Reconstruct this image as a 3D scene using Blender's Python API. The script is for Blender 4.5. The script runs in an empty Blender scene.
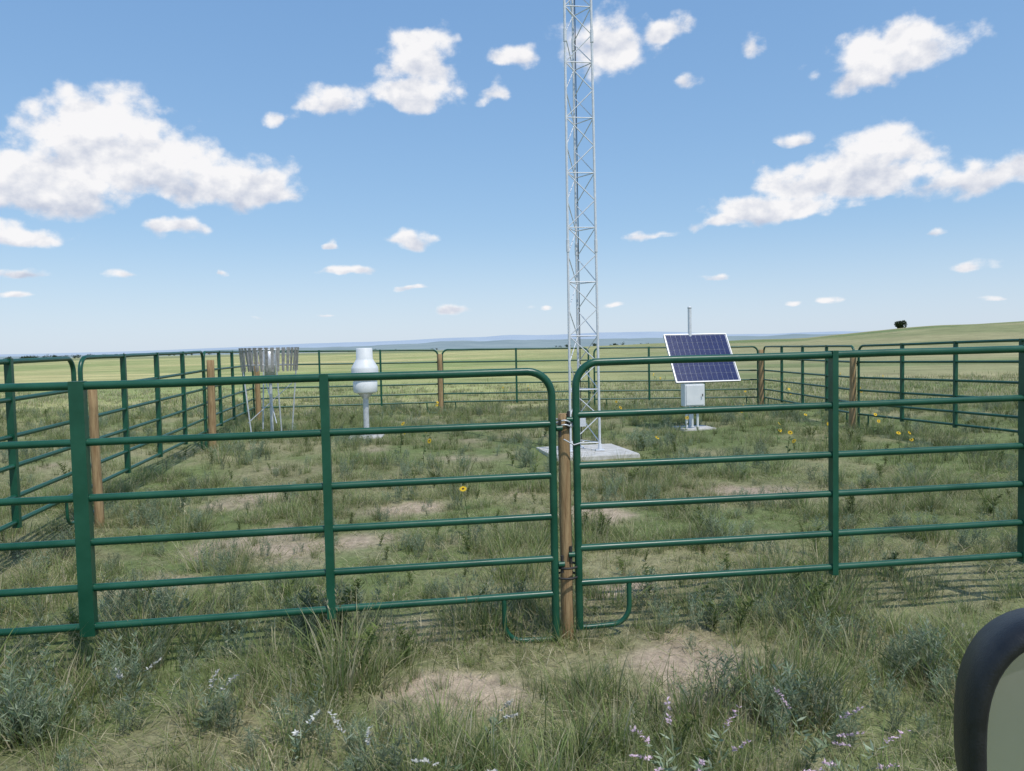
import bpy, math, random
import numpy as np
from mathutils import Vector, Matrix
random.seed(7); rng=np.random.default_rng(7)
scene=bpy.context.scene
scene.view_settings.view_transform='Standard'
try: scene.view_settings.look='None'
except Exception: pass
scene.view_settings.exposure=0
R=math.radians

# ------------------------------------------------------------ helpers
def ss(a,b,x):
    t=np.clip((np.asarray(x,float)-a)/(b-a),0,1); return t*t*(3-2*t)
_tab=rng.random((256,256))
def vnoise(x,y):
    x=np.asarray(x,float); y=np.asarray(y,float)
    xi=np.floor(x).astype(int); yi=np.floor(y).astype(int)
    fx=x-xi; fy=y-yi; fx=fx*fx*(3-2*fx); fy=fy*fy*(3-2*fy)
    a=_tab[xi&255,yi&255]; b=_tab[(xi+1)&255,yi&255]; c=_tab[xi&255,(yi+1)&255]; d=_tab[(xi+1)&255,(yi+1)&255]
    return (a*(1-fx)+b*fx)*(1-fy)+(c*(1-fx)+d*fx)*fy
def fbm(x,y,o=4):
    s=0;a=.5;t=0
    for i in range(o):
        s=s+a*vnoise(x*2**i+17*i,y*2**i+31*i); t+=a; a*=.55
    return s/t
RA=[-180,-60,-30,-5,3,10,21,27,34,50,80,120,180]
RH=[0,0,0,0.3,1.2,2.3,3.1,5.4,6.9,9,6,0,0]
def G(x,y):
    x=np.asarray(x,float); y=np.asarray(y,float)
    r=np.hypot(x,y); az=np.degrees(np.arctan2(x,y))
    z=(0.10-0.012*np.clip(x,-6,6))*ss(4.5,13,y)*(1-ss(40,120,r))
    z=z+(fbm(x*1.3,y*1.3,3)-.5)*0.07*(1-ss(30,60,r))
    z=z+np.interp(az,RA,RH)*ss(50,300,r)*(1-ss(320,800,r))*(0.93+.14*vnoise(az*.35+9,r*.004))
    return z
DP=[(-1.95,6.7,.85,.6),(-1.2,7.9,.6,.4),(.88,3.9,.42,.6),(-.40,3.75,.34,.28),(.75,5.4,.45,.28),(-3,8.6,.6,.6),(.6,7.6,.6,.4),(2.6,8.6,.6,.5),(-2.6,5.6,.5,.35)]
def dirt(x,y):
    d=np.zeros_like(np.asarray(x,float))
    w=(fbm(x*2.2+5,y*2.2,3)-.5)*1.9
    for (a,b,ra,rb) in DP:
        q=1.1-np.sqrt(((x-a)/ra)**2+((y-b)/rb)**2)+w
        d=np.maximum(d,np.clip(q*1.3,0,.9))
    d=np.maximum(d,np.clip((fbm(x*.9+40,y*.9+3,4)-.64)*6,0,1)*.6*(x<2.4))
    return d

class MB:
    def __init__(s): s.v=[];s.f=[];s.m=[];s.s=[]
    def add(s,vs,fs,mat=0,smooth=False):
        o=len(s.v); s.v.extend([tuple(q) for q in vs])
        for f in fs: s.f.append([o+i for i in f]); s.m.append(mat); s.s.append(smooth)
    def tube(s,pts,r,seg=10,mat=0,closed=False,caps=True):
        P=[Vector(p) for p in pts]; n=len(P)
        rl=r if isinstance(r,(list,tuple)) else [r]*n
        vs=[];fs=[];nrm=None
        for i in range(n):
            if closed: t=(P[(i+1)%n]-P[i-1])
            else: t=P[min(i+1,n-1)]-P[max(i-1,0)]
            t.normalize()
            if nrm is None:
                nrm=t.cross(Vector((0.13,0.31,1)))
                if nrm.length<.3: nrm=t.cross(Vector((1,0,0)))
            nrm=(nrm-t*nrm.dot(t)); nrm.normalize(); b=t.cross(nrm)
            for k in range(seg):
                a=2*math.pi*k/seg
                vs.append(P[i]+(nrm*math.cos(a)+b*math.sin(a))*rl[i])
        for i in range(n if closed else n-1):
            j=(i+1)%n
            for k in range(seg):
                k2=(k+1)%seg; fs.append([i*seg+k,i*seg+k2,j*seg+k2,j*seg+k])
        s.add(vs,fs,mat,True)
        if caps and not closed:
            s.add(vs[:seg],[list(range(seg))[::-1]],mat); s.add(vs[-seg:],[list(range(seg))],mat)
    def box(s,c,size,M=None,mat=0):
        M=M or Matrix.Identity(3); c=Vector(c); vs=[]
        for dz in(-.5,.5):
            for dx,dy in((-.5,-.5),(.5,-.5),(.5,.5),(-.5,.5)):
                vs.append(c+M@Vector((dx*size[0],dy*size[1],dz*size[2])))
        s.add(vs,[[3,2,1,0],[4,5,6,7],[0,1,5,4],[1,2,6,5],[2,3,7,6],[3,0,4,7]],mat)
    def lathe(s,prof,c,seg=40,mat=0):
        vs=[];fs=[]
        for (r,z) in prof:
            for k in range(seg):
                a=2*math.pi*k/seg; vs.append((c[0]+r*math.cos(a),c[1]+r*math.sin(a),c[2]+z))
        for i in range(len(prof)-1):
            for k in range(seg):
                k2=(k+1)%seg; fs.append([i*seg+k,i*seg+k2,(i+1)*seg+k2,(i+1)*seg+k])
        s.add(vs,fs,mat,True)
    def build(s,name,mats,parent=None,link=True,bevel=0):
        me=bpy.data.meshes.new(name); me.from_pydata(s.v,[],s.f)
        for m in mats: me.materials.append(m)
        me.polygons.foreach_set('material_index',s.m); me.polygons.foreach_set('use_smooth',s.s); me.update()
        o=bpy.data.objects.new(name,me)
        if link: scene.collection.objects.link(o)
        if parent: o.parent=parent
        if bevel:
            b=o.modifiers.new('bevel','BEVEL'); b.width=bevel; b.segments=2; b.limit_method='ANGLE'; b.angle_limit=R(50)
        return o
def empty(name,loc=(0,0,0)):
    o=bpy.data.objects.new(name,None); o.empty_display_size=.2; scene.collection.objects.link(o); return o

# ------------------------------------------------------------ materials
def newmat(name):
    m=bpy.data.materials.new(name); m.use_nodes=True; nt=m.node_tree
    return m,nt,nt.nodes['Principled BSDF']
def simple(name,c1,c2,rough=.5,metal=0,scale=8,bump=0,bscale=60,stretch=(1,1,1),rvar=.15,spec=.5):
    m,nt,b=newmat(name); N=nt.nodes;L=nt.links
    tc=N.new('ShaderNodeTexCoord'); mp=N.new('ShaderNodeMapping'); mp.inputs['Scale'].default_value=stretch
    L.new(tc.outputs['Object'],mp.inputs[0])
    n=N.new('ShaderNodeTexNoise'); n.inputs['Scale'].default_value=scale; n.inputs['Detail'].default_value=5; n.inputs['Roughness'].default_value=.6
    L.new(mp.outputs[0],n.inputs['Vector'])
    mr=N.new('ShaderNodeMapRange'); mr.inputs[1].default_value=.35; mr.inputs[2].default_value=.65
    L.new(n.outputs[0],mr.inputs[0])
    mx=N.new('ShaderNodeMix'); mx.data_type='RGBA'; mx.inputs[6].default_value=(*c1,1); mx.inputs[7].default_value=(*c2,1)
    L.new(mr.outputs[0],mx.inputs[0]); L.new(mx.outputs[2],b.inputs['Base Color'])
    r=N.new('ShaderNodeMapRange'); r.inputs[3].default_value=max(rough-rvar,.02); r.inputs[4].default_value=rough+rvar
    L.new(n.outputs[0],r.inputs[0]); L.new(r.outputs[0],b.inputs['Roughness'])
    b.inputs['Metallic'].default_value=metal; b.inputs['Specular IOR Level'].default_value=spec
    if bump:
        n2=N.new('ShaderNodeTexNoise'); n2.inputs['Scale'].default_value=bscale; n2.inputs['Detail'].default_value=4
        L.new(mp.outputs[0],n2.inputs['Vector'])
        bp=N.new('ShaderNodeBump'); bp.inputs['Strength'].default_value=bump; bp.inputs['Distance'].default_value=.01
        L.new(n2.outputs[0],bp.inputs['Height']); L.new(bp.outputs[0],b.inputs['Normal'])
    return m
M_green=simple('green_paint',(.006,.068,.036),(.014,.098,.054),rough=.36,scale=5,bump=.06,bscale=25)
M_wood=simple('post_wood',(.27,.17,.085),(.46,.32,.17),rough=.85,scale=9,bump=.6,bscale=30,stretch=(6,6,.5),rvar=.1,spec=.2)
M_galv=simple('galvanized',(.55,.56,.58),(.72,.73,.75),rough=.42,metal=.35,scale=20)
M_tower=simple('bright_galvanized',(.66,.67,.70),(.80,.81,.83),rough=.4,metal=.1,scale=20)
M_alu=simple('anodised_frame',(.42,.43,.45),(.5,.51,.53),rough=.4,metal=.5,scale=20)
M_steel=simple('dull_steel',(.30,.28,.26),(.48,.46,.43),rough=.5,metal=.5,scale=15)
M_white=simple('white_paint',(.76,.77,.78),(.84,.84,.84),rough=.4,scale=6)
M_conc=simple('concrete',(.46,.44,.40),(.64,.62,.58),rough=.9,scale=9,bump=.5,bscale=80,rvar=.05)
M_cell=simple('solar_cell',(.006,.012,.070),(.012,.028,.13),rough=.16,scale=40,rvar=.05)
M_back=simple('solar_back',(.40,.43,.50),(.46,.49,.55),rough=.3,scale=6)
M_black=simple('black_plastic',(.012,.012,.013),(.02,.02,.021),rough=.45,scale=60,bump=.15,bscale=500)
M_dark=simple('dark_fitting',(.02,.02,.02),(.05,.045,.04),rough=.6,scale=30)
M_mir=simple('mirror_glass',(.50,.50,.51),(.58,.58,.58),rough=.20,metal=.8,scale=4,rvar=.06)

def attrmat(name,transl=.28,vari=.3,rough=.65):
    m,nt,b=newmat(name); N=nt.nodes;L=nt.links
    at=N.new('ShaderNodeAttribute'); at.attribute_name='Col'
    oi=N.new('ShaderNodeObjectInfo')
    mr=N.new('ShaderNodeMapRange'); mr.inputs[3].default_value=1-vari; mr.inputs[4].default_value=1+vari
    L.new(oi.outputs['Random'],mr.inputs[0])
    hs=N.new('ShaderNodeHueSaturation'); L.new(at.outputs['Color'],hs.inputs['Color']); L.new(mr.outputs[0],hs.inputs['Value'])
    df=N.new('ShaderNodeBsdfDiffuse'); L.new(hs.outputs[0],df.inputs[0]); N.remove(b)
    tr=N.new('ShaderNodeBsdfTranslucent'); L.new(hs.outputs[0],tr.inputs[0])
    mx=N.new('ShaderNodeMixShader'); mx.inputs[0].default_value=transl
    L.new(df.outputs[0],mx.inputs[1]); L.new(tr.outputs[0],mx.inputs[2])
    L.new(mx.outputs[0],N['Material Output'].inputs[0])
    return m
M_grass=attrmat('grass_blades',.38); M_leaf=attrmat('leaves',.2,.3)

# ------------------------------------------------------------ ground sheet
def ground_color(x,y):
    r=np.hypot(x,y); az=np.degrees(np.arctan2(x,y))
    n1=fbm(x*.7,y*.7,4); n2=fbm(x*.05+3,y*.02+8,4); n3=fbm(x*.012+1,y*.004+5,3)
    thatch=np.array([.27,.25,.135]); green=np.array([.16,.195,.075]); soil=np.array([.46,.355,.26])
    g=ss(.28,.60,n1)[...,None]; near=thatch*(1-g)+green*g
    d=dirt(x,y)[...,None]; near=near*(1-d)+soil*d
    fL=np.array([.52,.46,.21]); fL2=np.array([.25,.31,.11]); fR=np.array([.18,.225,.09]); fR2=np.array([.38,.34,.18])
    ly=np.log(np.maximum(y,5.))
    st=fbm(ly*6+.03*x/np.maximum(y,5.)*8+4,x/np.maximum(r,5)*2.2+2,3)
    t=(ss(.44,.56,n2)*.35+ss(.44,.56,n3)*.2+ss(.43,.57,st)*.45)[...,None]
    L=fL*(1-t*.85)+fL2*t*.85; Rr=fR*(1-t)+fR2*t
    w=ss(-4,18,az)[...,None]; far=L*(1-w)+Rr*w
    dk=(ss(420,520,r)*(1-ss(900,1200,r))*(1-ss(5,12,az)))[...,None]*.6
    far=far*(1-dk)+np.array([.13,.17,.085])*dk
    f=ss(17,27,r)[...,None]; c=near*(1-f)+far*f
    hz=ss(200,3500,r)[...,None]*.8  # aerial haze painted into the ground colour, growing with distance
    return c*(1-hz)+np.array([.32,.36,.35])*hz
ang=np.concatenate([np.arange(-55,55,.36),np.arange(55,305,4.0)])
ang=np.radians(ang); na=len(ang)
rad=np.exp(np.arange(math.log(.6),math.log(9000),.021)); nr=len(rad)
A,Rr_=np.meshgrid(ang,rad); gx=(Rr_*np.sin(A)).ravel(); gy=(Rr_*np.cos(A)).ravel(); gz=G(gx,gy)
gx=np.append(gx,0.);gy=np.append(gy,0.);gz=np.append(gz,G(0.,0.))
idx=np.arange(nr*na).reshape(nr,na)
i0=idx[:-1,:];i1=np.roll(idx,-1,axis=1)[:-1,:];i2=np.roll(idx,-1,axis=1)[1:,:];i3=idx[1:,:]
quads=np.stack([i0,i3,i2,i1],-1).reshape(-1,4)
tris=np.stack([np.full(na,nr*na),idx[0],np.roll(idx[0],-1)],-1)
me=bpy.data.meshes.new('ground')
me.from_pydata(np.stack([gx,gy,gz],-1).tolist(),[],quads.tolist()+tris.tolist())
me.polygons.foreach_set('use_smooth',[True]*len(me.polygons))
ca=me.color_attributes.new('Col','FLOAT_COLOR','POINT')
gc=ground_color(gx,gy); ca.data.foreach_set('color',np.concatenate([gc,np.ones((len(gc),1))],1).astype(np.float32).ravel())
ground=bpy.data.objects.new('ground',me); scene.collection.objects.link(ground)
m,nt,b=newmat('prairie_ground'); N=nt.nodes;L=nt.links
at=N.new('ShaderNodeAttribute'); at.attribute_name='Col'; tc=N.new('ShaderNodeTexCoord')
def tnoise(scale,detail=8,rough=.65):
    n=N.new('ShaderNodeTexNoise'); n.inputs['Scale'].default_value=scale; n.inputs['Detail'].default_value=detail; n.inputs['Roughness'].default_value=rough
    L.new(tc.outputs['Object'],n.inputs['Vector']); return n
na_=tnoise(14,5); nb=tnoise(.22,8,.7); nc=tnoise(90,2)
def mrange(src,a,b_,c,d):
    q=N.new('ShaderNodeMapRange'); q.inputs[1].default_value=a;q.inputs[2].default_value=b_;q.inputs[3].default_value=c;q.inputs[4].default_value=d
    L.new(src,q.inputs[0]); return q.outputs[0]
def mmul(a,c):
    q=N.new('ShaderNodeMath'); q.operation='MULTIPLY'; L.new(a,q.inputs[0]); L.new(c,q.inputs[1]); return q.outputs[0]
v=mmul(mmul(mrange(na_.outputs[0],.3,.7,.72,1.28),mrange(nb.outputs[0],.3,.7,.70,1.30)),mrange(nc.outputs[0],.3,.7,.75,1.25))
hs=N.new('ShaderNodeHueSaturation'); L.new(at.outputs['Color'],hs.inputs['Color']); L.new(v,hs.inputs['Value'])
L.new(hs.outputs[0],b.inputs['Base Color']); b.inputs['Roughness'].default_value=.95; b.inputs['Specular IOR Level'].default_value=.1
bp=N.new('ShaderNodeBump'); bp.inputs['Strength'].default_value=.7; bp.inputs['Distance'].default_value=.03
L.new(na_.outputs[0],bp.inputs['Height']); L.new(bp.outputs[0],b.inputs['Normal'])
me.materials.append(m)

# ------------------------------------------------------------ vegetation sources
def np_mesh(name,V,F,C,mat):
    me=bpy.data.meshes.new(name); me.from_pydata([tuple(p) for p in V],[],F)
    ca=me.color_attributes.new('Col','FLOAT_COLOR','POINT')
    C=np.asarray(C,dtype=np.float32); ca.data.foreach_set('color',np.concatenate([C,np.ones((len(C),1),np.float32)],1).ravel())
    me.materials.append(mat); return bpy.data.objects.new(name,me)
class VB:
    def __init__(s): s.V=[];s.F=[];s.C=[]
    def blade(s,base,az,h,w,lean,col,tipcol=None,p=1.7,face=None):
        tip=tipcol if tipcol is not None else col
        d=np.array([math.cos(az),math.sin(az)]); f=random.uniform(0,math.pi) if face is None else face
        sd=np.array([math.cos(f),math.sin(f),0]); o=len(s.V)
        for t in(0,.35,.7,1):
            q=np.array([base[0]+d[0]*lean*h*t**p,base[1]+d[1]*lean*h*t**p,base[2]+h*t*(1-.35*min(lean,1.5)*t)])
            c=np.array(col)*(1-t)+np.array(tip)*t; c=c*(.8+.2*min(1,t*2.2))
            if t<1:
                ww=w*(1-t)**.5*.5; s.V+= [q-sd*ww,q+sd*ww]; s.C+=[c,c]
            else: s.V.append(q); s.C.append(c)
        s.F+=[[o,o+1,o+3,o+2],[o+2,o+3,o+5,o+4],[o+4,o+5,o+6]]
    def leaf(s,p,d,l,w,col):
        d=np.array(d,float); d/=np.linalg.norm(d)+1e-9; r=np.random.default_rng(len(s.V)).normal(size=3); sd=np.cross(d,r); sd/=np.linalg.norm(sd)+1e-9
        o=len(s.V); p=np.array(p,float)
        s.V+=[p,p+d*l*.45+sd*w*.5,p+d*l,p+d*l*.45-sd*w*.5]; s.C+=[col]*4; s.F.append([o,o+1,o+2,o+3])
GR=[(.205,.260,.080),(.245,.295,.105),(.165,.225,.075),(.265,.295,.125)]
ST=[(.50,.45,.28),(.42,.38,.23),(.58,.52,.35)]
SG=[(.27,.325,.205),(.22,.28,.165),(.33,.375,.26)]
rnd=random.uniform
def grass(n,rad,h0,h1,w,pst,lean=(.15,.8)):
    b=VB()
    for i in range(n):
        a=rnd(0,6.283); rr=rad*abs(random.gauss(0,.5)); base=(rr*math.cos(a),rr*math.sin(a),-.01)
        if random.random()<pst: c=random.choice(ST); t=c
        else:
            c=random.choice(GR); t=tuple(x*1.2+.03 for x in c) if random.random()<.65 else random.choice(ST)
        b.blade(base,a+rnd(-.9,.9),rnd(h0,h1),w*rnd(.7,1.3),rnd(*lean),c,t)
    return b
def thatch(n,rad):
    b=VB()
    for i in range(n):
        a=rnd(0,6.283); rr=rad*math.sqrt(random.random()); 
        c=random.choice(ST) if random.random()<.6 else random.choice(GR)
        b.blade((rr*math.cos(a),rr*math.sin(a),0),rnd(0,6.28),rnd(.03,.10),rnd(.003,.006),rnd(.8,2.6),c,c,1.1)
    return b
def sage(n,h):
    b=VB()
    for i in range(n):
        a=rnd(0,6.283); hh=h*rnd(.6,1.1); ln=rnd(.1,.5); c=random.choice(SG); bx,by=rnd(-.06,.06),rnd(-.06,.06)
        b.blade((bx,by,0),a,hh,.005,ln,(.2,.2,.13),c)
        for k in range(34):
            t=rnd(.15,1); q=(bx+math.cos(a)*ln*hh*t**1.7,by+math.sin(a)*ln*hh*t**1.7,hh*t*(1-.35*ln*t))
            aa=rnd(0,6.28); b.leaf(q,(math.cos(aa),math.sin(aa),rnd(.3,1.6)),rnd(.02,.045),.005,np.array(random.choice(SG))*rnd(.8,1.15))
    return b
def weed(h):
    b=VB()
    for i in range(5):
        a=rnd(0,6.28); hh=h*rnd(.6,1); ln=rnd(.05,.35)
        b.blade((0,0,0),a,hh,.007,ln,(.14,.18,.07),(.14,.20,.08))
        for k in range(20):
            t=rnd(.1,1); q=(math.cos(a)*ln*hh*t**1.7,math.sin(a)*ln*hh*t**1.7,hh*t*(1-.35*ln*t))
            aa=rnd(0,6.28); b.leaf(q,(math.cos(aa),math.sin(aa),rnd(.2,1.3)),rnd(.03,.06),.009,np.array(random.choice(GR))*rnd(.6,.95))
    return b
def stalks(n,h):
    b=VB()
    for i in range(n):
        a=rnd(0,6.28); hh=h*rnd(.7,1.1); ln=rnd(.05,.4); bx,by=rnd(-.06,.06),rnd(-.06,.06); c=random.choice(ST) if random.random()<.5 else (.30,.30,.16)
        b.blade((bx,by,0),a,hh,.0035,ln,(.22,.25,.11),c)
        for k in range(14):
            t=rnd(.72,1); q=(bx+math.cos(a)*ln*hh*t**1.7,by+math.sin(a)*ln*hh*t**1.7,hh*t*(1-.35*ln*t))
            aa=rnd(0,6.28); b.leaf(q,(math.cos(aa)*.5,math.sin(aa)*.5,1),rnd(.012,.024),.005,np.array(c)*rnd(.8,1.2))
    return b
coll=bpy.data.collections.new('grass_sources')
kinds=[grass(60,.19,.12,.29,.0048,.12),grass(60,.21,.12,.30,.0050,.26),grass(50,.15,.18,.38,.0046,.08),
       grass(56,.23,.08,.20,.0048,.38),thatch(60,.25),thatch(50,.22),sage(8,.28),sage(10,.22),weed(.28),stalks(6,.46),grass(70,.26,.05,.14,.0046,.30),
       grass(80,.7,.12,.26,.016,.25),grass(80,.7,.10,.22,.016,.60)]
for i,k in enumerate(kinds):
    if i>=11: k.C=[np.array(c)*1.15 for c in k.C]
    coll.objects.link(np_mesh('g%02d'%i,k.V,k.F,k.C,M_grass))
def scatter(name,X,Y,S,I,coll,Z=None,tilt=.12):
    n=len(X); Z=G(X,Y) if Z is None else Z
    me=bpy.data.meshes.new(name); me.from_pydata(np.stack([X,Y,Z],-1).tolist(),[],[])
    a=me.attributes.new('rot','FLOAT_VECTOR','POINT'); rot=np.stack([rng.normal(0,tilt,n),rng.normal(0,tilt,n),rng.random(n)*6.283],-1).astype(np.float32); a.data.foreach_set('vector',rot.ravel())
    a=me.attributes.new('scl','FLOAT','POINT'); a.data.foreach_set('value',np.asarray(S,np.float32))
    a=me.attributes.new('idx','INT','POINT'); a.data.foreach_set('value',np.asarray(I,np.int32))
    o=bpy.data.objects.new(name,me); scene.collection.objects.link(o)
    ng=bpy.data.node_groups.new(name+'_scatter','GeometryNodeTree')
    ng.interface.new_socket('Geometry',in_out='INPUT',socket_type='NodeSocketGeometry'); ng.interface.new_socket('Geometry',in_out='OUTPUT',socket_type='NodeSocketGeometry')
    N=ng.nodes;L=ng.links; gi=N.new('NodeGroupInput'); go=N.new('NodeGroupOutput')
    ci=N.new('GeometryNodeCollectionInfo'); ci.inputs['Collection'].default_value=coll; ci.inputs['Separate Children'].default_value=True; ci.inputs['Reset Children'].default_value=True
    ip=N.new('GeometryNodeInstanceOnPoints'); ip.inputs['Pick Instance'].default_value=True
    def na(nm,dt):
        q=N.new('GeometryNodeInputNamedAttribute'); q.data_type=dt; q.inputs['Name'].default_value=nm; return q.outputs['Attribute']
    er=N.new('FunctionNodeEulerToRotation'); L.new(na('rot','FLOAT_VECTOR'),er.inputs[0])
    L.new(gi.outputs[0],ip.inputs['Points']); L.new(ci.outputs[0],ip.inputs['Instance']); L.new(er.outputs[0],ip.inputs['Rotation'])
    L.new(na('scl','FLOAT'),ip.inputs['Scale']); L.new(na('idx','INT'),ip.inputs['Instance Index']); L.new(ip.outputs[0],go.inputs[0])
    md=o.modifiers.new('scatter','NODES'); md.node_group=ng
    return o
def sample(y0,y1,dens,wid=.85,marg=1.6):
    area=(y1-y0)*2*(wid*y1+marg); n=int(area*dens)
    y=rng.uniform(y0,y1,n); x=rng.uniform(-1,1,n)*(wid*y1+marg); k=np.abs(x)<wid*y+marg
    return x[k],y[k]
PX=[];PY=[];PS=[];PI=[]
def put(x,y,s,i): PX.append(x);PY.append(y);PS.append(s);PI.append(i)
PADS=[(1.06,11.6,.74),(3.5,14.85,.36),(-2.67,14,.33)]
def keep_pads(x,y):
    k=np.ones(len(x),bool)
    for a,b_,r in PADS: k&=~((np.abs(x-a)<r)&(np.abs(y-b_)<r))
    return k
for (y0,y1,dn,smul) in((1.6,5.2,70,1.0),(5.2,9,46,.92),(9,21,24,1.0)):
    x,y=sample(y0,y1,dn); d=dirt(x,y); cl=fbm(x*1.7+9,y*1.7+2,3)
    k=(rng.random(len(x))<(1-.95*d)*(0.45+1.0*ss(.33,.6,cl)))&keep_pads(x,y); x,y,cl,d=x[k],y[k],cl[k],d[k]; n=len(x)
    u=rng.random(n); i=np.where(u<.28,0,np.where(u<.44,1,np.where(u<.56,2,np.where(u<.68,3,np.where(u<.82,10,np.where(u<.85,4,np.where(u<.88,5,np.where(u<.95,8,9))))))))
    sg=fbm(x*.8+70,y*.8+20,2)+.12*(x<-.2)*(y<5.5); i=np.where((sg>.54)&(rng.random(n)<.34),np.where(rng.random(n)<.5,6,7),i)
    s=rng.uniform(.55,1.2,n)*(.68+.64*ss(.4,.65,cl))*np.where(y>4.7,.80,1.0)*smul*(1-.4*d)
    s=s*np.where((y<3.2),.9,1.0)*np.where((np.abs(x-.3)<.55)&(y>3.7)&(y<4.4),.6,1.0)
    put(x,y,s,i)
x,y=sample(1.6,10,22); k=keep_pads(x,y)&(rng.random(len(x))<1-.8*dirt(x,y)); x,y=x[k],y[k]; put(x,y,rng.uniform(.6,1.2,len(x)),np.where(rng.random(len(x))<.5,4,5))
x,y=sample(18.5,34,5.0,.8,2); k=rng.random(len(x))<np.where(x<3,.5,1)*(1-ss(24,34,y)*.7); x,y=x[k],y[k]; n=len(x); put(x,y,rng.uniform(.6,1.1,n),np.where((fbm(x*.1,y*.06)>.5)|(x<2),12,11))
X=np.concatenate(PX);Y=np.concatenate(PY); print('tufts',len(X))
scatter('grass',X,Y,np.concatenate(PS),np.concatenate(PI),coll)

# sunflowers
def sunflower(h):
    b=VB(); a0=rnd(0,6.28)
    b.blade((0,0,0),a0,h,.010,.12,(.15,.20,.08),(.16,.21,.09),face=0); b.blade((0,0,0),a0,h,.010,.12,(.15,.20,.08),(.16,.21,.09),face=1.6)
    for k in range(12):
        t=rnd(.1,.85); aa=rnd(0,6.28); b.leaf((math.cos(a0)*.12*h*t**1.7,math.sin(a0)*.12*h*t**1.7,h*t*.97),(math.cos(aa),math.sin(aa),.3),rnd(.04,.08),.03,(.18,.24,.10))
    for hd in range(random.choice([1,1,2])):
        c=np.array([math.cos(a0)*.12*h+rnd(-.07,.07)*(hd>0),math.sin(a0)*.12*h+rnd(-.07,.07)*(hd>0),h*.96-rnd(.02,.12)*(hd>0)])
        nrm=np.array([rnd(-.8,.8),-1,rnd(.2,1.6)]); nrm/=np.linalg.norm(nrm); u=np.cross(nrm,[0,0,1]); u/=np.linalg.norm(u); w=np.cross(nrm,u)
        for k in range(14):
            a=6.283*k/14; d=u*math.cos(a)+w*math.sin(a); s=np.cross(nrm,d)
            o=len(b.V); b.V+=[c+d*.009,c+d*.020+s*.006,c+d*.034,c+d*.020-s*.006]; b.C+=[(.82,.54,.04)]*4; b.F.append([o,o+1,o+2,o+3])
        o=len(b.V)
        for k in range(10): a=6.283*k/10; b.V.append(c+nrm*.004+(u*math.cos(a)+w*math.sin(a))*.009); b.C.append((.12,.06,.02))
        b.F.append(list(range(o,o+10)))
    return b
cs=bpy.data.collections.new('sunflower_sources')
for i in range(6):
    k=sunflower(rnd(.30,.48)); cs.objects.link(np_mesh('s%02d'%i,k.V,k.F,k.C,M_leaf))
sx=[-1.25,-1.75,-.42,5.35,5.75,3.9,-1.6,6.2,4.4,5.0,2.4,4.9,5.9,3.0,2.2,5.2,4.2,1.9]; sy=[10.6,11.9,6.9,10.6,11.2,10.9,17,13.2,14.5,16.5,18,12,14.6,13.4,15.4,13.6,12.2,10.2]
ex,ey=sample(20,34,.03); sx=np.array(sx+list(ex)); sy=np.array(sy+list(ey))
o=scatter('sunflowers',sx,sy,rng.uniform(.9,1.2,len(sx)),rng.integers(0,6,len(sx)),cs,tilt=.05)
rt=np.stack([np.zeros(len(sx)),np.zeros(len(sx)),rng.uniform(-.8,.8,len(sx))],-1).astype(np.float32); o.data.attributes['rot'].data.foreach_set('vector',rt.ravel())
# wildflowers
def wild(pink):
    b=VB(); col=(.66,.50,.57) if pink else (.66,.64,.58)
    for j in range(4 if pink else 2):
        a=rnd(0,6.28); h=rnd(.2,.3); ln=rnd(.3,1.1); b.blade((0,0,0),a,h,.006,ln,(.15,.18,.08),(.2,.22,.12))
        for k in range(30):
            t=rnd(.72,1.0); q=(math.cos(a)*ln*h*t**1.7,math.sin(a)*ln*h*t**1.7,h*t*(1-.35*min(ln,1.5)*t)); aa=rnd(0,6.28)
            b.leaf(q,(math.cos(aa),math.sin(aa),rnd(-.2,.9)),rnd(.010,.018),.007,np.array(col)*rnd(.7,1.2))
        for k in range(14):
            t=rnd(.1,.65); q=(math.cos(a)*ln*h*t**1.7,math.sin(a)*ln*h*t**1.7,h*t*(1-.35*min(ln,1.5)*t)); aa=rnd(0,6.28)
            b.leaf(q,(math.cos(aa),math.sin(aa),.5),rnd(.03,.05),.009,random.choice(SG))
    return b
cw=bpy.data.collections.new('wildflower_sources')
for i in range(6):
    k=wild(i>=3); cw.objects.link(np_mesh('w%02d'%i,k.V,k.F,k.C,M_leaf))
wx=np.array([1.25,.61,-1.84,-.16,-.91,-.6,-.2,.72,-1.4,2.6,1.15]); wy=np.array([2.85,2.9,3.6,3.16,3.1,2.85,2.85,2.9,3.3,3.7,3.0]); wi=np.array([3,4,0,1,2,0,1,3,2,0,5])
scatter('wildflowers',wx,wy,np.full(len(wx),1.15),wi,cw)

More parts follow.
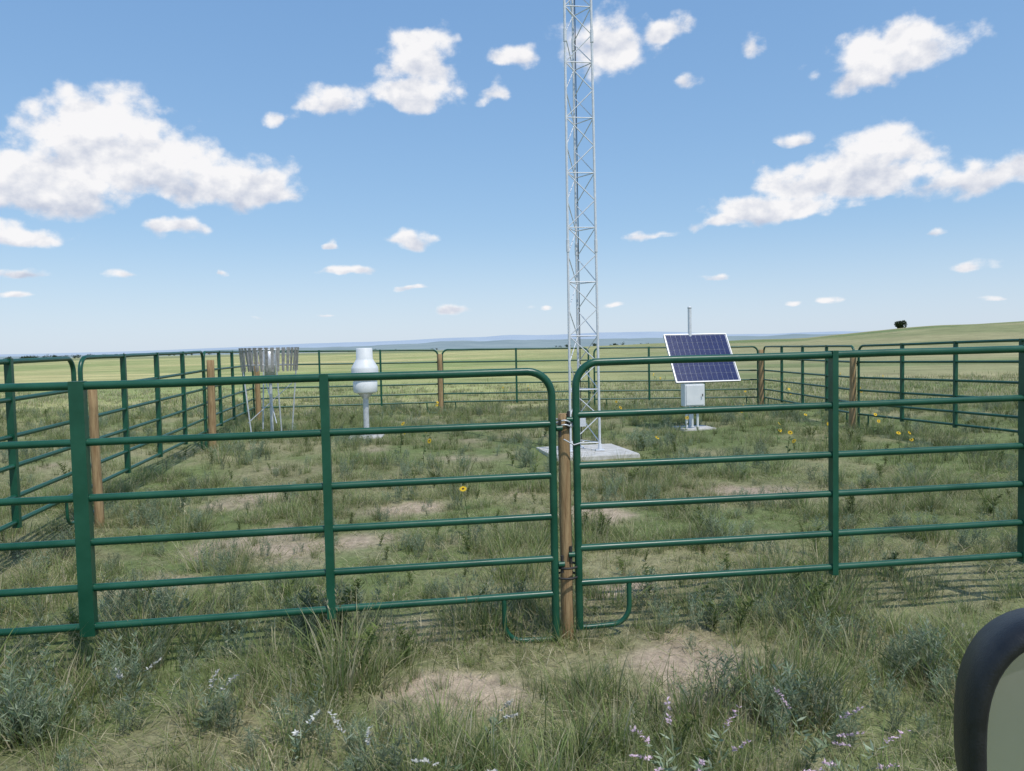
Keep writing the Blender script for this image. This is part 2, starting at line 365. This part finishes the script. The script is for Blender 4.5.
# ------------------------------------------------------------ fence panels
FR=[.235,.465,.65,.84,1.0]
def panel(name,A,B,zA,zB,ups,parent=None,legs=True,r=.0225,H=1.29,first_w=.046,rad=.14,legA=True,legB=True,seg=12):
    mb=MB(); A=Vector((A[0],A[1],0)); B=Vector((B[0],B[1],0)); Ln=(B-A).length; d=(B-A)/Ln; nrm=Vector((-d.y,d.x,0))
    def P(s,dz):
        return A+d*s+Vector((0,0,zA+(zB-zA)*s/Ln-dz))
    foot=1.29+.27
    pts=[P(r,foot),P(r,1.0),P(r,rad+.0)]
    for k in range(1,8):
        a=math.pi/2*k/8; pts.append(P(r+rad-rad*math.cos(a),rad-rad*math.sin(a)+0))
    n=10
    for k in range(n+1):
        s=r+rad+(Ln-2*r-2*rad)*k/n; q=P(s,0); q+=Vector((0,0,rnd(-.003,.003)))+nrm*rnd(-.003,.003); pts.append(q)
    for k in range(1,8):
        a=math.pi/2*k/8; pts.append(P(Ln-r-rad+rad*math.sin(a),rad-rad*math.cos(a)))
    pts+=[P(Ln-r,rad),P(Ln-r,1.0),P(Ln-r,foot)]
    mb.tube(pts,r,seg)
    for f in FR:
        sag=rnd(-.006,.004); q=[]
        for k in range(9):
            s=r*1.2+(Ln-2.4*r)*k/8; q.append(P(s,f*H)+Vector((0,0,sag*math.sin(math.pi*k/8)))+nrm*rnd(-.003,.003))
        mb.tube(q,r*.90,seg)
    M=Matrix((d,nrm,Vector((0,0,1)))).transposed()
    for j,u in enumerate(ups):
        s,w=(u if isinstance(u,tuple) else (u,first_w))
        mb.box((P(s,(H)*.5+.012)),(w,.054,H+.07),M)
    for flag,s0,sg in((legA,r,1),(legB,Ln-r,-1)):
        if not flag: continue
        q=[P(s0+sg*.30,H+.012),P(s0+sg*.30,H+.10)]
        for k in range(0,7):
            a=math.pi/2*k/6; q.append(P(s0+sg*(.30-.10*(1-math.cos(a))),H+.15+.11*math.sin(a)))
        q+= [P(s0+sg*.05,H+.265),P(s0,H+.262)]
        mb.tube(q,.015,8)
    for s0,sg in((0,-1),(Ln,1)):
        for h in(.33,1.12):
            mb.tube([P(s0+sg*.000,h),P(s0+sg*.035,h)],.017,8)
            mb.tube([P(s0+sg*.022,h-.05),P(s0+sg*.022,h+.05)],.009,8,mat=1)
    return mb.build(name,[M_green,M_dark],parent,bevel=0)
dl=Vector((-2.92,-.40)).normalized(); P0=Vector((.248,4.40)); PL=P0+dl*5.12
panel('metal_gate',PL,P0,1.548-.012,1.564,[1.28,(2.56,.074),(3.83,.046)])
dr=Vector((2.81,.33)).normalized(); P1=Vector((.345,4.44)); PRr=P1+dr*4.9
panel('metal_gate',P1,PRr,1.609,1.645,[(1.60,.036),(2.86,.036),4.0])
fence=empty('metal_fence')
rows=[((-3.42,2.35),(-4.20,7.40),1.64,1.69,4),((-4.21,7.50),(-4.98,12.45),1.69,1.74,4),((-5.02,12.55),(-5.93,17.65),1.74,1.74,4),
      ((-5.90,17.75),(-1.79,18.98),1.735,1.69,3),((-1.73,19.02),(1.96,19.4),1.69,1.66,2),((2.06,19.42),(6.32,19.7),1.655,1.60,3),
      ((6.42,19.62),(6.54,14.68),1.60,1.60,4),((6.56,14.58),(7.34,9.52),1.60,1.68,4),((7.36,9.44),(7.4,4.9),1.68,1.69,4)]
for (A_,B_,za,zb,nsp) in rows:
    Ln=math.hypot(A_[0]-B_[0],A_[1]-B_[1]); panel('fence_panel',A_,B_,za,zb,[Ln*k/nsp for k in range(1,nsp)],parent=fence,seg=8,first_w=.044)
def post(x,y,ztop,r,tilt=(0,0)):
    mb=MB(); g=float(G(x,y)); n=9; pts=[];rl=[]
    for k in range(n):
        t=k/(n-1); pts.append((x+tilt[0]*t+rnd(-.003,.003),y+tilt[1]*t+rnd(-.003,.003),g-.1+(ztop-g+.1)*t)); rl.append(r*(1.04-.06*t)*rnd(.98,1.02))
    pts.append((pts[-1][0],pts[-1][1],ztop+.008)); rl.append(r*.8)
    mb.tube(pts,rl,14); return mb
mb=post(.297,4.475,1.305,.036)
for zz in(1.27,1.245):
    pts=[(.297+.052*math.cos(a),4.475+.06*math.sin(a),zz+.008*math.sin(a*3)) for a in np.linspace(0,6.283,20)[:-1]]; mb.tube(pts,.005,6,mat=1,closed=True)
for zz in(.36,.42,):
    pts=[(.297+.068*math.cos(a),4.46+.07*math.sin(a),zz) for a in np.linspace(0,6.283,20)[:-1]]; mb.tube(pts,.007,6,mat=2,closed=True)
mb.tube([(.29,4.40,1.17),(.35,4.41,1.135),(.41,4.43,1.15)],.004,6,mat=1)
mb.build('wooden_post',[M_wood,M_galv,M_dark])
for (x,y,z,r) in[(-4.07,7.48,1.38,.042),(-4.90,12.5,1.60,.06),(-5.8,17.55,1.50,.06),(-1.76,18.9,1.58,.06),(6.30,19.45,1.52,.06),(6.46,14.6,1.50,.058)]:
    post(x,y,z,r,(rnd(-.02,.02),0)).build('wooden_post',[M_wood])

# ------------------------------------------------------------ lattice tower
T=empty('lattice_tower'); tx,ty=1.06,11.6; tg=float(G(tx,ty))+.06
mb=MB(); Htw=10.5; a0=R(98)
def leg(k,z):
    side=.45-.085*(z/Htw); rr=side/math.sqrt(3); a=a0+k*2*math.pi/3
    return Vector((tx+rr*math.cos(a),ty+rr*math.sin(a),tg+z))
for k in range(3): mb.tube([leg(k,0),leg(k,3.05),leg(k,6.1),leg(k,Htw)],.019,10)
for k in range(3):
    for zz in(3.05,6.1,9.15): mb.tube([leg(k,zz-.09),leg(k,zz+.09)],.026,10)
mb.build('legs',[M_tower],T)
mb=MB(); pitch=.40; n=int(Htw/pitch)
for i in range(n):
    z0=.12+i*pitch; z1=z0+pitch
    if z1>Htw: break
    for k in range(3):
        k2=(k+1)%3
        a,b_=(k,k2) if i%2==0 else (k2,k)
        mb.tube([leg(a,z0),leg(b_,z1)],.0078,6)
        if i%2==0: mb.tube([leg(k,z0),leg(k2,z0)],.0078,6)
mb.build('bracing',[M_tower],T)
mb=MB()
for k in range(3):
    q=leg(k,0); mb.box((q.x,q.y,tg+.008),(.13,.13,.014))
    mb.tube([(q.x,q.y,tg),(q.x,q.y,tg+.1)],.028,8)
mb.tube([leg(0,.1)+Vector((.03,-.03,0)),leg(0,3)+Vector((.03,-.03,0)),leg(0,9)+Vector((.03,-.03,0))],.007,6,mat=1)
mb.box((tx-.02,ty-.12,tg+.45),(.10,.07,.16),mat=0); mb.build('base_fittings',[M_tower,M_dark],T)
def pad(x,y,sx_,sy_,h,ang=0):
    mb=MB(); g=float(G(x,y)); mb.box((x,y,g+h/2-.03),(sx_,sy_,h+.06),Matrix.Rotation(ang,3,'Z'))
    mb.build('concrete_pad',[M_conc],bevel=.012)
pad(tx+.04,ty,1.25,1.25,.055,R(12)); pad(3.5,14.85,.66,.62,.04,R(10)); pad(-2.67,14,.6,.6,.045,R(5))

# ------------------------------------------------------------ solar panel
S=empty('solar_panel'); sxp,syp=3.50,15.1; sg=float(G(sxp,syp))
ph=R(10); e1=Vector((math.cos(ph),math.sin(ph),0)); sth=Vector((math.sin(ph),-math.cos(ph),0))
ctr=Vector((3.655,14.82,1.435)); up=(Vector((0,0,.91))-sth*.62); Hs=up.length; up.normalize(); nn=e1.cross(up); 
if nn.y>0: nn=-nn
MM=Matrix((e1,nn,up)).transposed(); W=1.28
def sp(a,b_,c): return ctr+e1*a+up*b_+nn*c
mb=MB(); mb.box(sp(0,0,0),(W-.02,.02,Hs-.02),MM); mb.build('backsheet',[M_back],S)
mb=MB(); cols,rw=12,6; cw_=(W-.05)/cols; ch=(Hs-.05-.02)/rw
for i in range(cols):
    for j in range(rw):
        cx=-W/2+.025+cw_*(i+.5); cz=-Hs/2+.025+ch*(j+.5)+(.02 if j>=rw//2 else 0)
        g_=.005; c=[sp(cx+sa*(cw_-g_)/2,cz+sb*(ch-g_)/2,.0135) for sa,sb in((-1,-1),(1,-1),(1,1),(-1,1))]
        mb.add(c,[[0,1,2,3]])
mb.build('cells',[M_cell],S)
mb=MB()
mb.box(sp(0,Hs/2-.006,0),(W+.01,.045,.015),MM); mb.box(sp(0,-Hs/2+.006,0),(W+.01,.045,.015),MM)
mb.box(sp(-W/2,0,0),(.015,.045,Hs-.030),MM); mb.box(sp(W/2,0,0),(.015,.045,Hs-.030),MM)
mb.build('frame',[M_alu],S)
mb=MB(); mb.tube([(sxp,syp,sg),(sxp,syp,2.40)],.036,14); mb.lathe([(.036,2.40),(.04,2.40),(.04,2.43),(0.001,2.44)],(sxp,syp,0),14)
mb.tube([sp(-.35,.25,-.03),sp(.35,.25,-.03)],.02,8); mb.tube([sp(-.35,-.25,-.03),sp(.35,-.25,-.03)],.02,8)
mb.tube([sp(-.1,.25,-.04),(sxp,syp,1.72)],.018,8); mb.tube([sp(-.1,-.25,-.04),(sxp,syp,1.15)],.018,8)
mb.build('mast',[M_tower],S)
E=empty('equipment_box'); mb=MB(); bx,by=3.42,14.56
Mz=Matrix.Rotation(ph,3,'Z')
mb.box((bx,by,.74),(.40,.20,.42),Mz); mb.build('cabinet',[M_white],E,bevel=.012)
mb=MB(); q=Vector((bx,by,.74))+sth*.108; mb.box(q,(.35,.012,.37),Mz); mb.box(q+Vector((.14,-.012,0)),(.02,.012,.05),Mz,mat=1); mb.build('door',[M_white,M_dark],E,bevel=.004)
mb=MB()
for dx in(-.11,.0,.10): mb.tube([(bx+dx,by+.05,.54),(bx+dx,by+.05,.12)],.022,8)
mb.tube([(bx,by+.09,.74),(sxp,syp-.03,.74)],.025,8)
mb.build('conduits',[M_white],E)

# ------------------------------------------------------------ white precipitation gauge
Rg=empty('rain_gauge'); gx_,gy_=-2.67,14.0; gg=float(G(gx_,gy_))
mb=MB(); mb.lathe([(.001,.935),(.17,.935),(.205,.95),(.215,.965),(.220,1.14),(.212,1.15),(.212,1.17),(.235,1.18),(.242,1.19),(.242,1.38),(.235,1.41),(.165,1.53),(.150,1.56),(.145,1.745),(.138,1.755),(.13,1.75),(.128,1.62),(.001,1.60)],(gx_,gy_,0),40)
mb.build('gauge_body',[M_white],Rg)
mb=MB(); mb.lathe([(.242,1.30),(.248,1.302),(.248,1.315),(.242,1.317)],(gx_,gy_,0),40); mb.tube([(gx_,gy_,gg),(gx_,gy_,.94)],.052,16)
mb.lathe([(.001,.0),(.13,.0),(.13,.02),(.001,.021)],(gx_,gy_,gg+.045),20); mb.lathe([(.052,.84),(.14,.93)],(gx_,gy_,0),20)
mb.build('pedestal',[M_galv],Rg)

# ------------------------------------------------------------ shielded gauge (ring of hanging slats on legs)
As=empty('wind_shielded_rain_gauge'); ax,ay=-4.55,14.5; ag=float(G(ax,ay)); rr=.52; zt=1.76
mb=MB(); mb.tube([(ax+rr*math.cos(a),ay+rr*math.sin(a),zt) for a in np.linspace(0,2*math.pi,49)[:-1]],.014,8,closed=True)
mb.tube([(ax+rr*.93*math.cos(a),ay+rr*.93*math.sin(a),zt-.28) for a in np.linspace(0,2*math.pi,49)[:-1]],.006,6,closed=True)
for a in(.5,.5+math.pi/2,.5+math.pi,.5+1.5*math.pi):
    p=(ax+rr*math.cos(a),ay+rr*math.sin(a),zt); q=(ax+.40*math.cos(a+.25),ay+.40*math.sin(a+.25),ag-.05); mb.tube([p,q],.014,8)
for a in(.5,.5+math.pi/2): mb.tube([(ax+.49*math.cos(a),ay+.49*math.sin(a),1.2),(ax-.43*math.cos(a),ay-.43*math.sin(a),ag+.25)],.009,6)
mb.build('stand',[M_galv],As)
mb=MB(); ns=32
for i in range(ns):
    a=2*math.pi*i/ns; tw=rnd(-.25,.25); rad_=Vector((math.cos(a),math.sin(a),0)); tan=Vector((-math.sin(a+tw),math.cos(a+tw),0)); sw=rnd(.02,.07)
    top=Vector((ax,ay,zt+.04))+rad_*(rr+.016); bot=Vector((ax,ay,zt-.40))+rad_*(rr+.016-sw)
    w1,w2=.034,.018; t_=rad_*.003; vs=[]
    for off in(-t_,t_): vs+=[top-tan*w1+off,top+tan*w1+off,bot+tan*w2+off,bot-tan*w2+off]
    mb.add(vs,[[0,1,2,3],[7,6,5,4],[0,4,5,1],[1,5,6,2],[2,6,7,3],[3,7,4,0]])
mb.build('slats',[M_steel],As)
mb=MB(); mb.lathe([(.001,1.22),(.10,1.22),(.10,1.66),(.085,1.68),(.085,1.74),(.075,1.74),(.07,1.62),(.001,1.60)],(ax,ay,0),28); mb.tube([(ax,ay,ag-.05),(ax,ay,1.22)],.03,10)
mb.build('collector',[M_galv],As)

# ------------------------------------------------------------ distant hills / trees
def hills(name,dist,a0_,a1_,f,col1,col2,depth=1500):
    V=[];F=[];n=240
    for i in range(n+1):
        a=a0_+(a1_-a0_)*i/n; h=f(a); ar=R(a)
        for (dd,hh) in((0,-3),(depth*.35,h*.55),(depth*.7,h),(depth,h*.9)):
            V.append(((dist+dd)*math.sin(ar),(dist+dd)*math.cos(ar),hh))
    for i in range(n):
        for k in range(3): o=i*4+k; F.append([o,o+4,o+5,o+1])
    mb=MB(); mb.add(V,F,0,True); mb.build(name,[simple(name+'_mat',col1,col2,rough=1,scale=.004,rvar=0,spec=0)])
hills('hills',3600,-75,60,lambda a:(8+34*float(ss(-32,0,a)))*(.50+.95*float(fbm(a*.22+50,3.,4)))+4,(.24,.30,.31),(.30,.36,.36))  # atmospheric haze baked into the hill colours
hills('hills',5600,-75,60,lambda a:(20+60*float(ss(-30,0,a)))*(.60+.85*float(fbm(a*.12+90,3.,3)))+10,(.37,.44,.52),(.40,.47,.54))  # farther ridge: bluer base colour stands in for thicker haze
def crown(b,c,rx,rz,n,size):
    cl=[(rnd(-.6,.6),rnd(-.6,.6),rnd(-.5,.6),rnd(.35,.6)) for _ in range(8)]
    for i in range(n):
        q=random.choice(cl); d=np.random.default_rng(i+int(abs(c[0])*10)).normal(size=3); d/=np.linalg.norm(d)
        p=np.array([c[0]+rx*(q[0]+d[0]*q[3]),c[1]+rx*(q[1]+d[1]*q[3]),c[2]+rz*(q[2]+d[2]*q[3])])
        col=np.array((.05,.07,.032))*rnd(.6,1.5); b.leaf(p,(rnd(-1,1),rnd(-1,1),rnd(-.6,1)),size*rnd(.6,1.3),size*.6,col)
def trunk(b,c,h,r):
    o=len(b.V)
    for z,rr2 in((-.3,r),(h*.5,r*.75),(h,r*.4)):
        for k in range(6): a=6.283*k/6; b.V.append(np.array([c[0]+rr2*math.cos(a),c[1]+rr2*math.sin(a),c[2]+z])); b.C.append((.05,.04,.03))
    for i in range(2):
        for k in range(6): k2=(k+1)%6; b.F.append([o+i*6+k,o+i*6+k2,o+i*6+6+k2,o+i*6+6+k])
b=VB(); d_=285; a=R(26.75); cx,cy=d_*math.sin(a),d_*math.cos(a); cz=float(G(cx,cy)); trunk(b,(cx,cy,cz),1.2,.2); crown(b,(cx,cy,cz+.85),1.7,1.6,1800,.42)
scene.collection.objects.link(np_mesh('tree',b.V,b.F,b.C,M_leaf))
b=VB()
def tr(azd,dist,h):
    a=R(azd); x=dist*math.sin(a); y=dist*math.cos(a); z=float(G(x,y)); trunk(b,(x,y,z),h*.4,h*.03); crown(b,(x,y,z+h*.5),h*.7,h*.5,90,h*.24)
for i in range(60): tr(rnd(-36,-27),rnd(900,1300),rnd(2.5,5.5))
for i in range(22): tr(rnd(-27,-5),rnd(1300,1900),rnd(3,6))
for i in range(22): tr(rnd(3,17),rnd(1300,1900),rnd(4,8))
scene.collection.objects.link(np_mesh('distant_trees',b.V,b.F,b.C,M_leaf))

# ------------------------------------------------------------ vehicle side mirror
Cm=empty('car_side_mirror'); mc=Vector((.572,.75,1.276)); Mr=Matrix.Rotation(R(-14),3,'Z')
def ring(hw,hh,yy,n=56,ex=2.6,dx=0):
    o=[]
    for k in range(n):
        t=2*math.pi*k/n; c=math.cos(t);s=math.sin(t)
        o.append(mc+Mr@Vector((dx+hw*math.copysign(abs(c)**(2/ex),c),yy,hh*math.copysign(abs(s)**(2/ex),s))))
    return o
def loft(mb,rs,mat=0,cap=None):
    n=len(rs[0]); vs=[p for r_ in rs for p in r_]; fs=[]
    for i in range(len(rs)-1):
        for k in range(n): k2=(k+1)%n; fs.append([i*n+k,i*n+k2,(i+1)*n+k2,(i+1)*n+k])
    mb.add(vs,fs,mat,True)
    if cap: mb.add(rs[-1],[list(range(n))],mat,True)
mb=MB(); loft(mb,[ring(.092,.121,.012),ring(.094,.123,.0),ring(.098,.127,-.005),ring(.105,.134,-.004),ring(.110,.140,.004),ring(.112,.142,.02),ring(.108,.137,.06),ring(.092,.115,.095),ring(.06,.075,.118),ring(.02,.025,.126)],0,True)
mb.build('housing',[M_black],Cm)
mb=MB(); mb.add(ring(.0935,.1225,.009),[list(range(56))[::-1]]); mb.build('glass',[M_mir],Cm)
mb=MB(); mb.tube([mc+Vector((.05,.05,-.10)),mc+Vector((.12,-.02,-.17)),mc+Vector((.20,-.14,-.20)),mc+Vector((.26,-.22,-.20))],[.03,.034,.038,.05],14); mb.build('arm',[M_black],Cm)

# ------------------------------------------------------------ light & sky
SUN_AZ,SUN_EL=145,60
sv=Vector((math.sin(R(SUN_AZ))*math.cos(R(SUN_EL)),math.cos(R(SUN_AZ))*math.cos(R(SUN_EL)),math.sin(R(SUN_EL))))
ld=bpy.data.lights.new('sun','SUN'); ld.energy=3.0; ld.angle=R(.53); ld.color=(1,.96,.90)
lo=bpy.data.objects.new('sun',ld); lo.rotation_euler=sv.to_track_quat('Z','Y').to_euler(); scene.collection.objects.link(lo); lo.location=(0,-20,40)
w=bpy.data.worlds.new('World'); scene.world=w; w.use_nodes=True; nt=w.node_tree; N=nt.nodes; L=nt.links
bg=N['Background']; bg.inputs['Strength'].default_value=.10
sky=N.new('ShaderNodeTexSky'); sky.sky_type='NISHITA'; sky.sun_disc=False; sky.sun_elevation=R(SUN_EL); sky.sun_rotation=R(SUN_AZ); sky.altitude=1000; sky.air_density=1.0; sky.dust_density=1.0; sky.ozone_density=1.5
def math_(op,a,b_=None,c=None,clamp=False):
    q=N.new('ShaderNodeMath'); q.operation=op; q.use_clamp=clamp
    for i,v in enumerate((a,b_,c)):
        if v is None: continue
        if isinstance(v,(int,float)): q.inputs[i].default_value=v
        else: L.new(v,q.inputs[i])
    return q.outputs[0]
sc=N.new('ShaderNodeSeparateColor'); L.new(sky.outputs[0],sc.inputs[0]); cb=N.new('ShaderNodeCombineColor')
for i,(ref,val,g_) in enumerate(((3.8,4.35,.66),(5.1,6.3,.52),(6.4,8.5,.36))):
    L.new(math_('MULTIPLY',math_('POWER',math_('DIVIDE',sc.outputs[i],ref),g_),val),cb.inputs[i])
tc=N.new('ShaderNodeTexCoord'); sz=N.new('ShaderNodeSeparateXYZ'); L.new(tc.outputs['Generated'],sz.inputs[0])
hz=N.new('ShaderNodeMapRange'); hz.interpolation_type='SMOOTHSTEP'; hz.inputs[1].default_value=-.03; hz.inputs[2].default_value=.16; hz.inputs[3].default_value=.55; hz.inputs[4].default_value=0; L.new(sz.outputs[2],hz.inputs[0])
hm=N.new('ShaderNodeMix'); hm.data_type='RGBA'; L.new(hz.outputs[0],hm.inputs[0]); L.new(cb.outputs[0],hm.inputs[6]); hm.inputs[7].default_value=(7.1,7.9,8.9,1)
L.new(hm.outputs[2],bg.inputs['Color'])

# ------------------------------------------------------------ clouds: a far shell of sky with cumulus cover
CL=[(-27.3,13.5,4.4,3.2,1.15),(-30.8,10.7,5.4,2.4,1.1),(-24.2,12.3,4.0,2.6,1.15),(-21.2,11.5,5.0,2.1,1.1),(-17.8,11.3,3.0,1.4,1.05),(-23.4,8.5,2.5,.9,.85),(-32.6,7.4,3.2,.9,.9),
(-6.3,19.9,2.8,2.5,.88),(-7.2,17.7,4.0,1.8,.88),(-12.2,17.3,3.8,1.9,.68),(-16.2,16,2.2,1.1,.5),(1.1,20.2,2.5,1.1,.75),(-.7,17.9,1.9,1.5,.58),
(7.6,20.5,4.0,3.2,.72),(11.1,21.3,2.8,1.0,.78),(13,18.4,1.8,1.3,.46),(26.3,17.7,4.2,1.7,1.05),(24.8,16.9,2.8,1.2,.9),(27,18.8,2.0,1.4,.9),
(23.3,10.7,6.0,1.6,1.1),(25.4,12.1,3.2,1.8,1.05),(19.2,9.1,5.2,1.1,.92),(30.4,9.9,4.8,1.7,.74),(33.2,10.2,3.0,1.1,.85),(15.3,8.6,2.8,.8,.7),
(20.2,13.8,2.6,.9,.66),(-7.2,8.1,2.1,.9,.85),(-12.1,5.8,2.1,.5,.8),(-20.3,5.8,.9,.45,.8),(-12.6,7.8,.8,.45,.7),(-27,5.2,1.8,.45,.6),(-32.2,5.3,2.2,.55,.8),
(-4.3,2.9,1.8,.5,.9),(-7,4.5,1.4,.35,.75),(7.4,3,1.3,.35,.75),(2.2,2.9,1.2,.35,.7),(14.9,4.6,1.7,.38,.7),(19.6,2.8,1.1,.35,.7),(22.2,2.8,1.2,.4,.75),
(30.8,4.5,1.7,.5,.75),(32.5,2.4,1.3,.35,.65),(29.2,6.8,1.4,.45,.6),(-32.4,3.9,1.2,.3,.7),(10.2,7.9,2.4,.8,.5),(-18,2.5,1.8,.3,.55),(-13,2.6,1.5,.3,.55),
(17.2,20,2.3,1.7,.34),
(-42,12,5,2.2,1),(-40,5,3,.8,.8),(42,14,5,2.2,1),(40,7,4,1,.8),(-48,20,4,2,.9),(47,6,3,.8,.8),(-22,27,5,2,.8),(14,28,5,2.2,.8),(35,25,4,2,.8)]
azs=np.arange(-62,62.01,.2); els=np.arange(-.2,36,.2); AZ,EL=np.meshgrid(azs,els)
wa=AZ+(fbm(AZ*.45+11,EL*.7+3,3)-.5)*2.4; we=EL+(fbm(AZ*.45+51,EL*.7+33,3)-.5)*1.3*np.clip(EL/8,.2,1)
Mx=np.full(AZ.shape,-9.);num=np.zeros(AZ.shape);den=np.full(AZ.shape,.02)
for (a_,e_,ra,re,wt) in CL:
    vy=(we-e_)/re; vyb=np.where(vy<0,vy*1.5,vy)   # flatter bases
    mi=wt-np.sqrt(((wa-a_)/ra)**2+vyb**2); Mx=np.maximum(Mx,mi); g_=np.maximum(mi+.4,0)
    num+=g_*vy; den+=g_
Vv=num/den
rC=8600.; er=np.radians(EL); ar=np.radians(AZ)
VX=np.stack([rC*np.cos(er)*np.sin(ar),rC*np.cos(er)*np.cos(ar),rC*np.sin(er)],-1).reshape(-1,3)
ne,nz=AZ.shape; ii=np.arange(ne*nz).reshape(ne,nz)
Mc=np.maximum(np.maximum(Mx[:-1,:-1],Mx[1:,1:]),np.maximum(Mx[1:,:-1],Mx[:-1,1:]))
qf=np.stack([ii[:-1,:-1],ii[:-1,1:],ii[1:,1:],ii[1:,:-1]],-1)[Mc>-1.3]
me=bpy.data.meshes.new('clouds'); me.from_pydata(VX.tolist(),[],qf.tolist()); me.polygons.foreach_set('use_smooth',[True]*len(me.polygons))
for nm,arr in(('M',np.maximum(Mx,-2)),('V',Vv)):
    a=me.attributes.new(nm,'FLOAT','POINT'); a.data.foreach_set('value',arr.astype(np.float32).ravel())
co_=bpy.data.objects.new('clouds',me); scene.collection.objects.link(co_)
m=bpy.data.materials.new('cloud'); m.use_nodes=True; nt=m.node_tree; N=nt.nodes; L=nt.links; N.clear()
try: m.cycles.emission_sampling='NONE'
except Exception: pass
tc=N.new('ShaderNodeTexCoord')
def wn(scale,detail,rough,off=(0,0,0),stretch=(1,1,1.3)):
    mp=N.new('ShaderNodeMapping'); mp.inputs['Location'].default_value=off; mp.inputs['Scale'].default_value=tuple(q/rC for q in stretch); L.new(tc.outputs['Object'],mp.inputs[0])
    q=N.new('ShaderNodeTexNoise'); q.inputs['Scale'].default_value=scale; q.inputs['Detail'].default_value=detail; q.inputs['Roughness'].default_value=rough
    L.new(mp.outputs[0],q.inputs['Vector']); return q.outputs[0],mp.outputs[0]
f1,mpv=wn(24,9,.60); f2,_=wn(24,4,.5,(.005,0,-.014))
vo=N.new('ShaderNodeTexVoronoi'); vo.feature='SMOOTH_F1'; vo.inputs['Scale'].default_value=48; vo.inputs['Smoothness'].default_value=.35; L.new(mpv,vo.inputs['Vector'])
def at_(n):
    q=N.new('ShaderNodeAttribute'); q.attribute_name=n; return q.outputs['Fac']
aM=at_('M'); aV=at_('V')
dn=math_('ADD',math_('MULTIPLY_ADD',math_('MINIMUM',aM,.6),1.7,.20),math_('MULTIPLY',math_('SUBTRACT',f1,.5),2.7))
dn=math_('ADD',dn,math_('MULTIPLY',math_('SUBTRACT',.42,vo.outputs[0]),.55))
cov=N.new('ShaderNodeMapRange'); cov.interpolation_type='SMOOTHSTEP'; cov.inputs[1].default_value=-.10; cov.inputs[2].default_value=.85; cov.inputs[4].default_value=.98; L.new(dn,cov.inputs[0])
sh=math_('ADD',math_('MULTIPLY_ADD',aV,.75,.74),math_('MULTIPLY',math_('SUBTRACT',f1,f2),2.6))  # painted cloud shading: bright tops and edges, greyer bases
sh=math_('ADD',sh,math_('MULTIPLY',math_('SUBTRACT',.40,vo.outputs[0]),.55))
sh=math_('ADD',sh,math_('MULTIPLY',math_('MAXIMUM',math_('SUBTRACT',.75,dn),0.0),.5),clamp=True)
cc=N.new('ShaderNodeMix'); cc.data_type='RGBA'; cc.inputs[6].default_value=(.55,.60,.72,1); cc.inputs[7].default_value=(.95,.94,.95,1); L.new(sh,cc.inputs[0])
em=N.new('ShaderNodeEmission'); L.new(cc.outputs[2],em.inputs[0]); tp=N.new('ShaderNodeBsdfTransparent'); mx=N.new('ShaderNodeMixShader'); out=N.new('ShaderNodeOutputMaterial')  # shell is self-lit; its light and shade come from the emission colour
L.new(cov.outputs[0],mx.inputs[0]); L.new(tp.outputs[0],mx.inputs[1]); L.new(em.outputs[0],mx.inputs[2]); L.new(mx.outputs[0],out.inputs[0])
me.materials.append(m)

# ------------------------------------------------------------ camera
cd=bpy.data.cameras.new('camera'); cd.sensor_width=36; cd.lens=27.07; cd.clip_start=.05; cd.clip_end=20000
co=bpy.data.objects.new('camera',cd); scene.collection.objects.link(co)
co.matrix_world=Matrix.Translation((0,0,1.70))@Matrix.Rotation(R(90-2.79),4,'X')@Matrix.Rotation(R(-1.2),4,'Z')
scene.camera=co
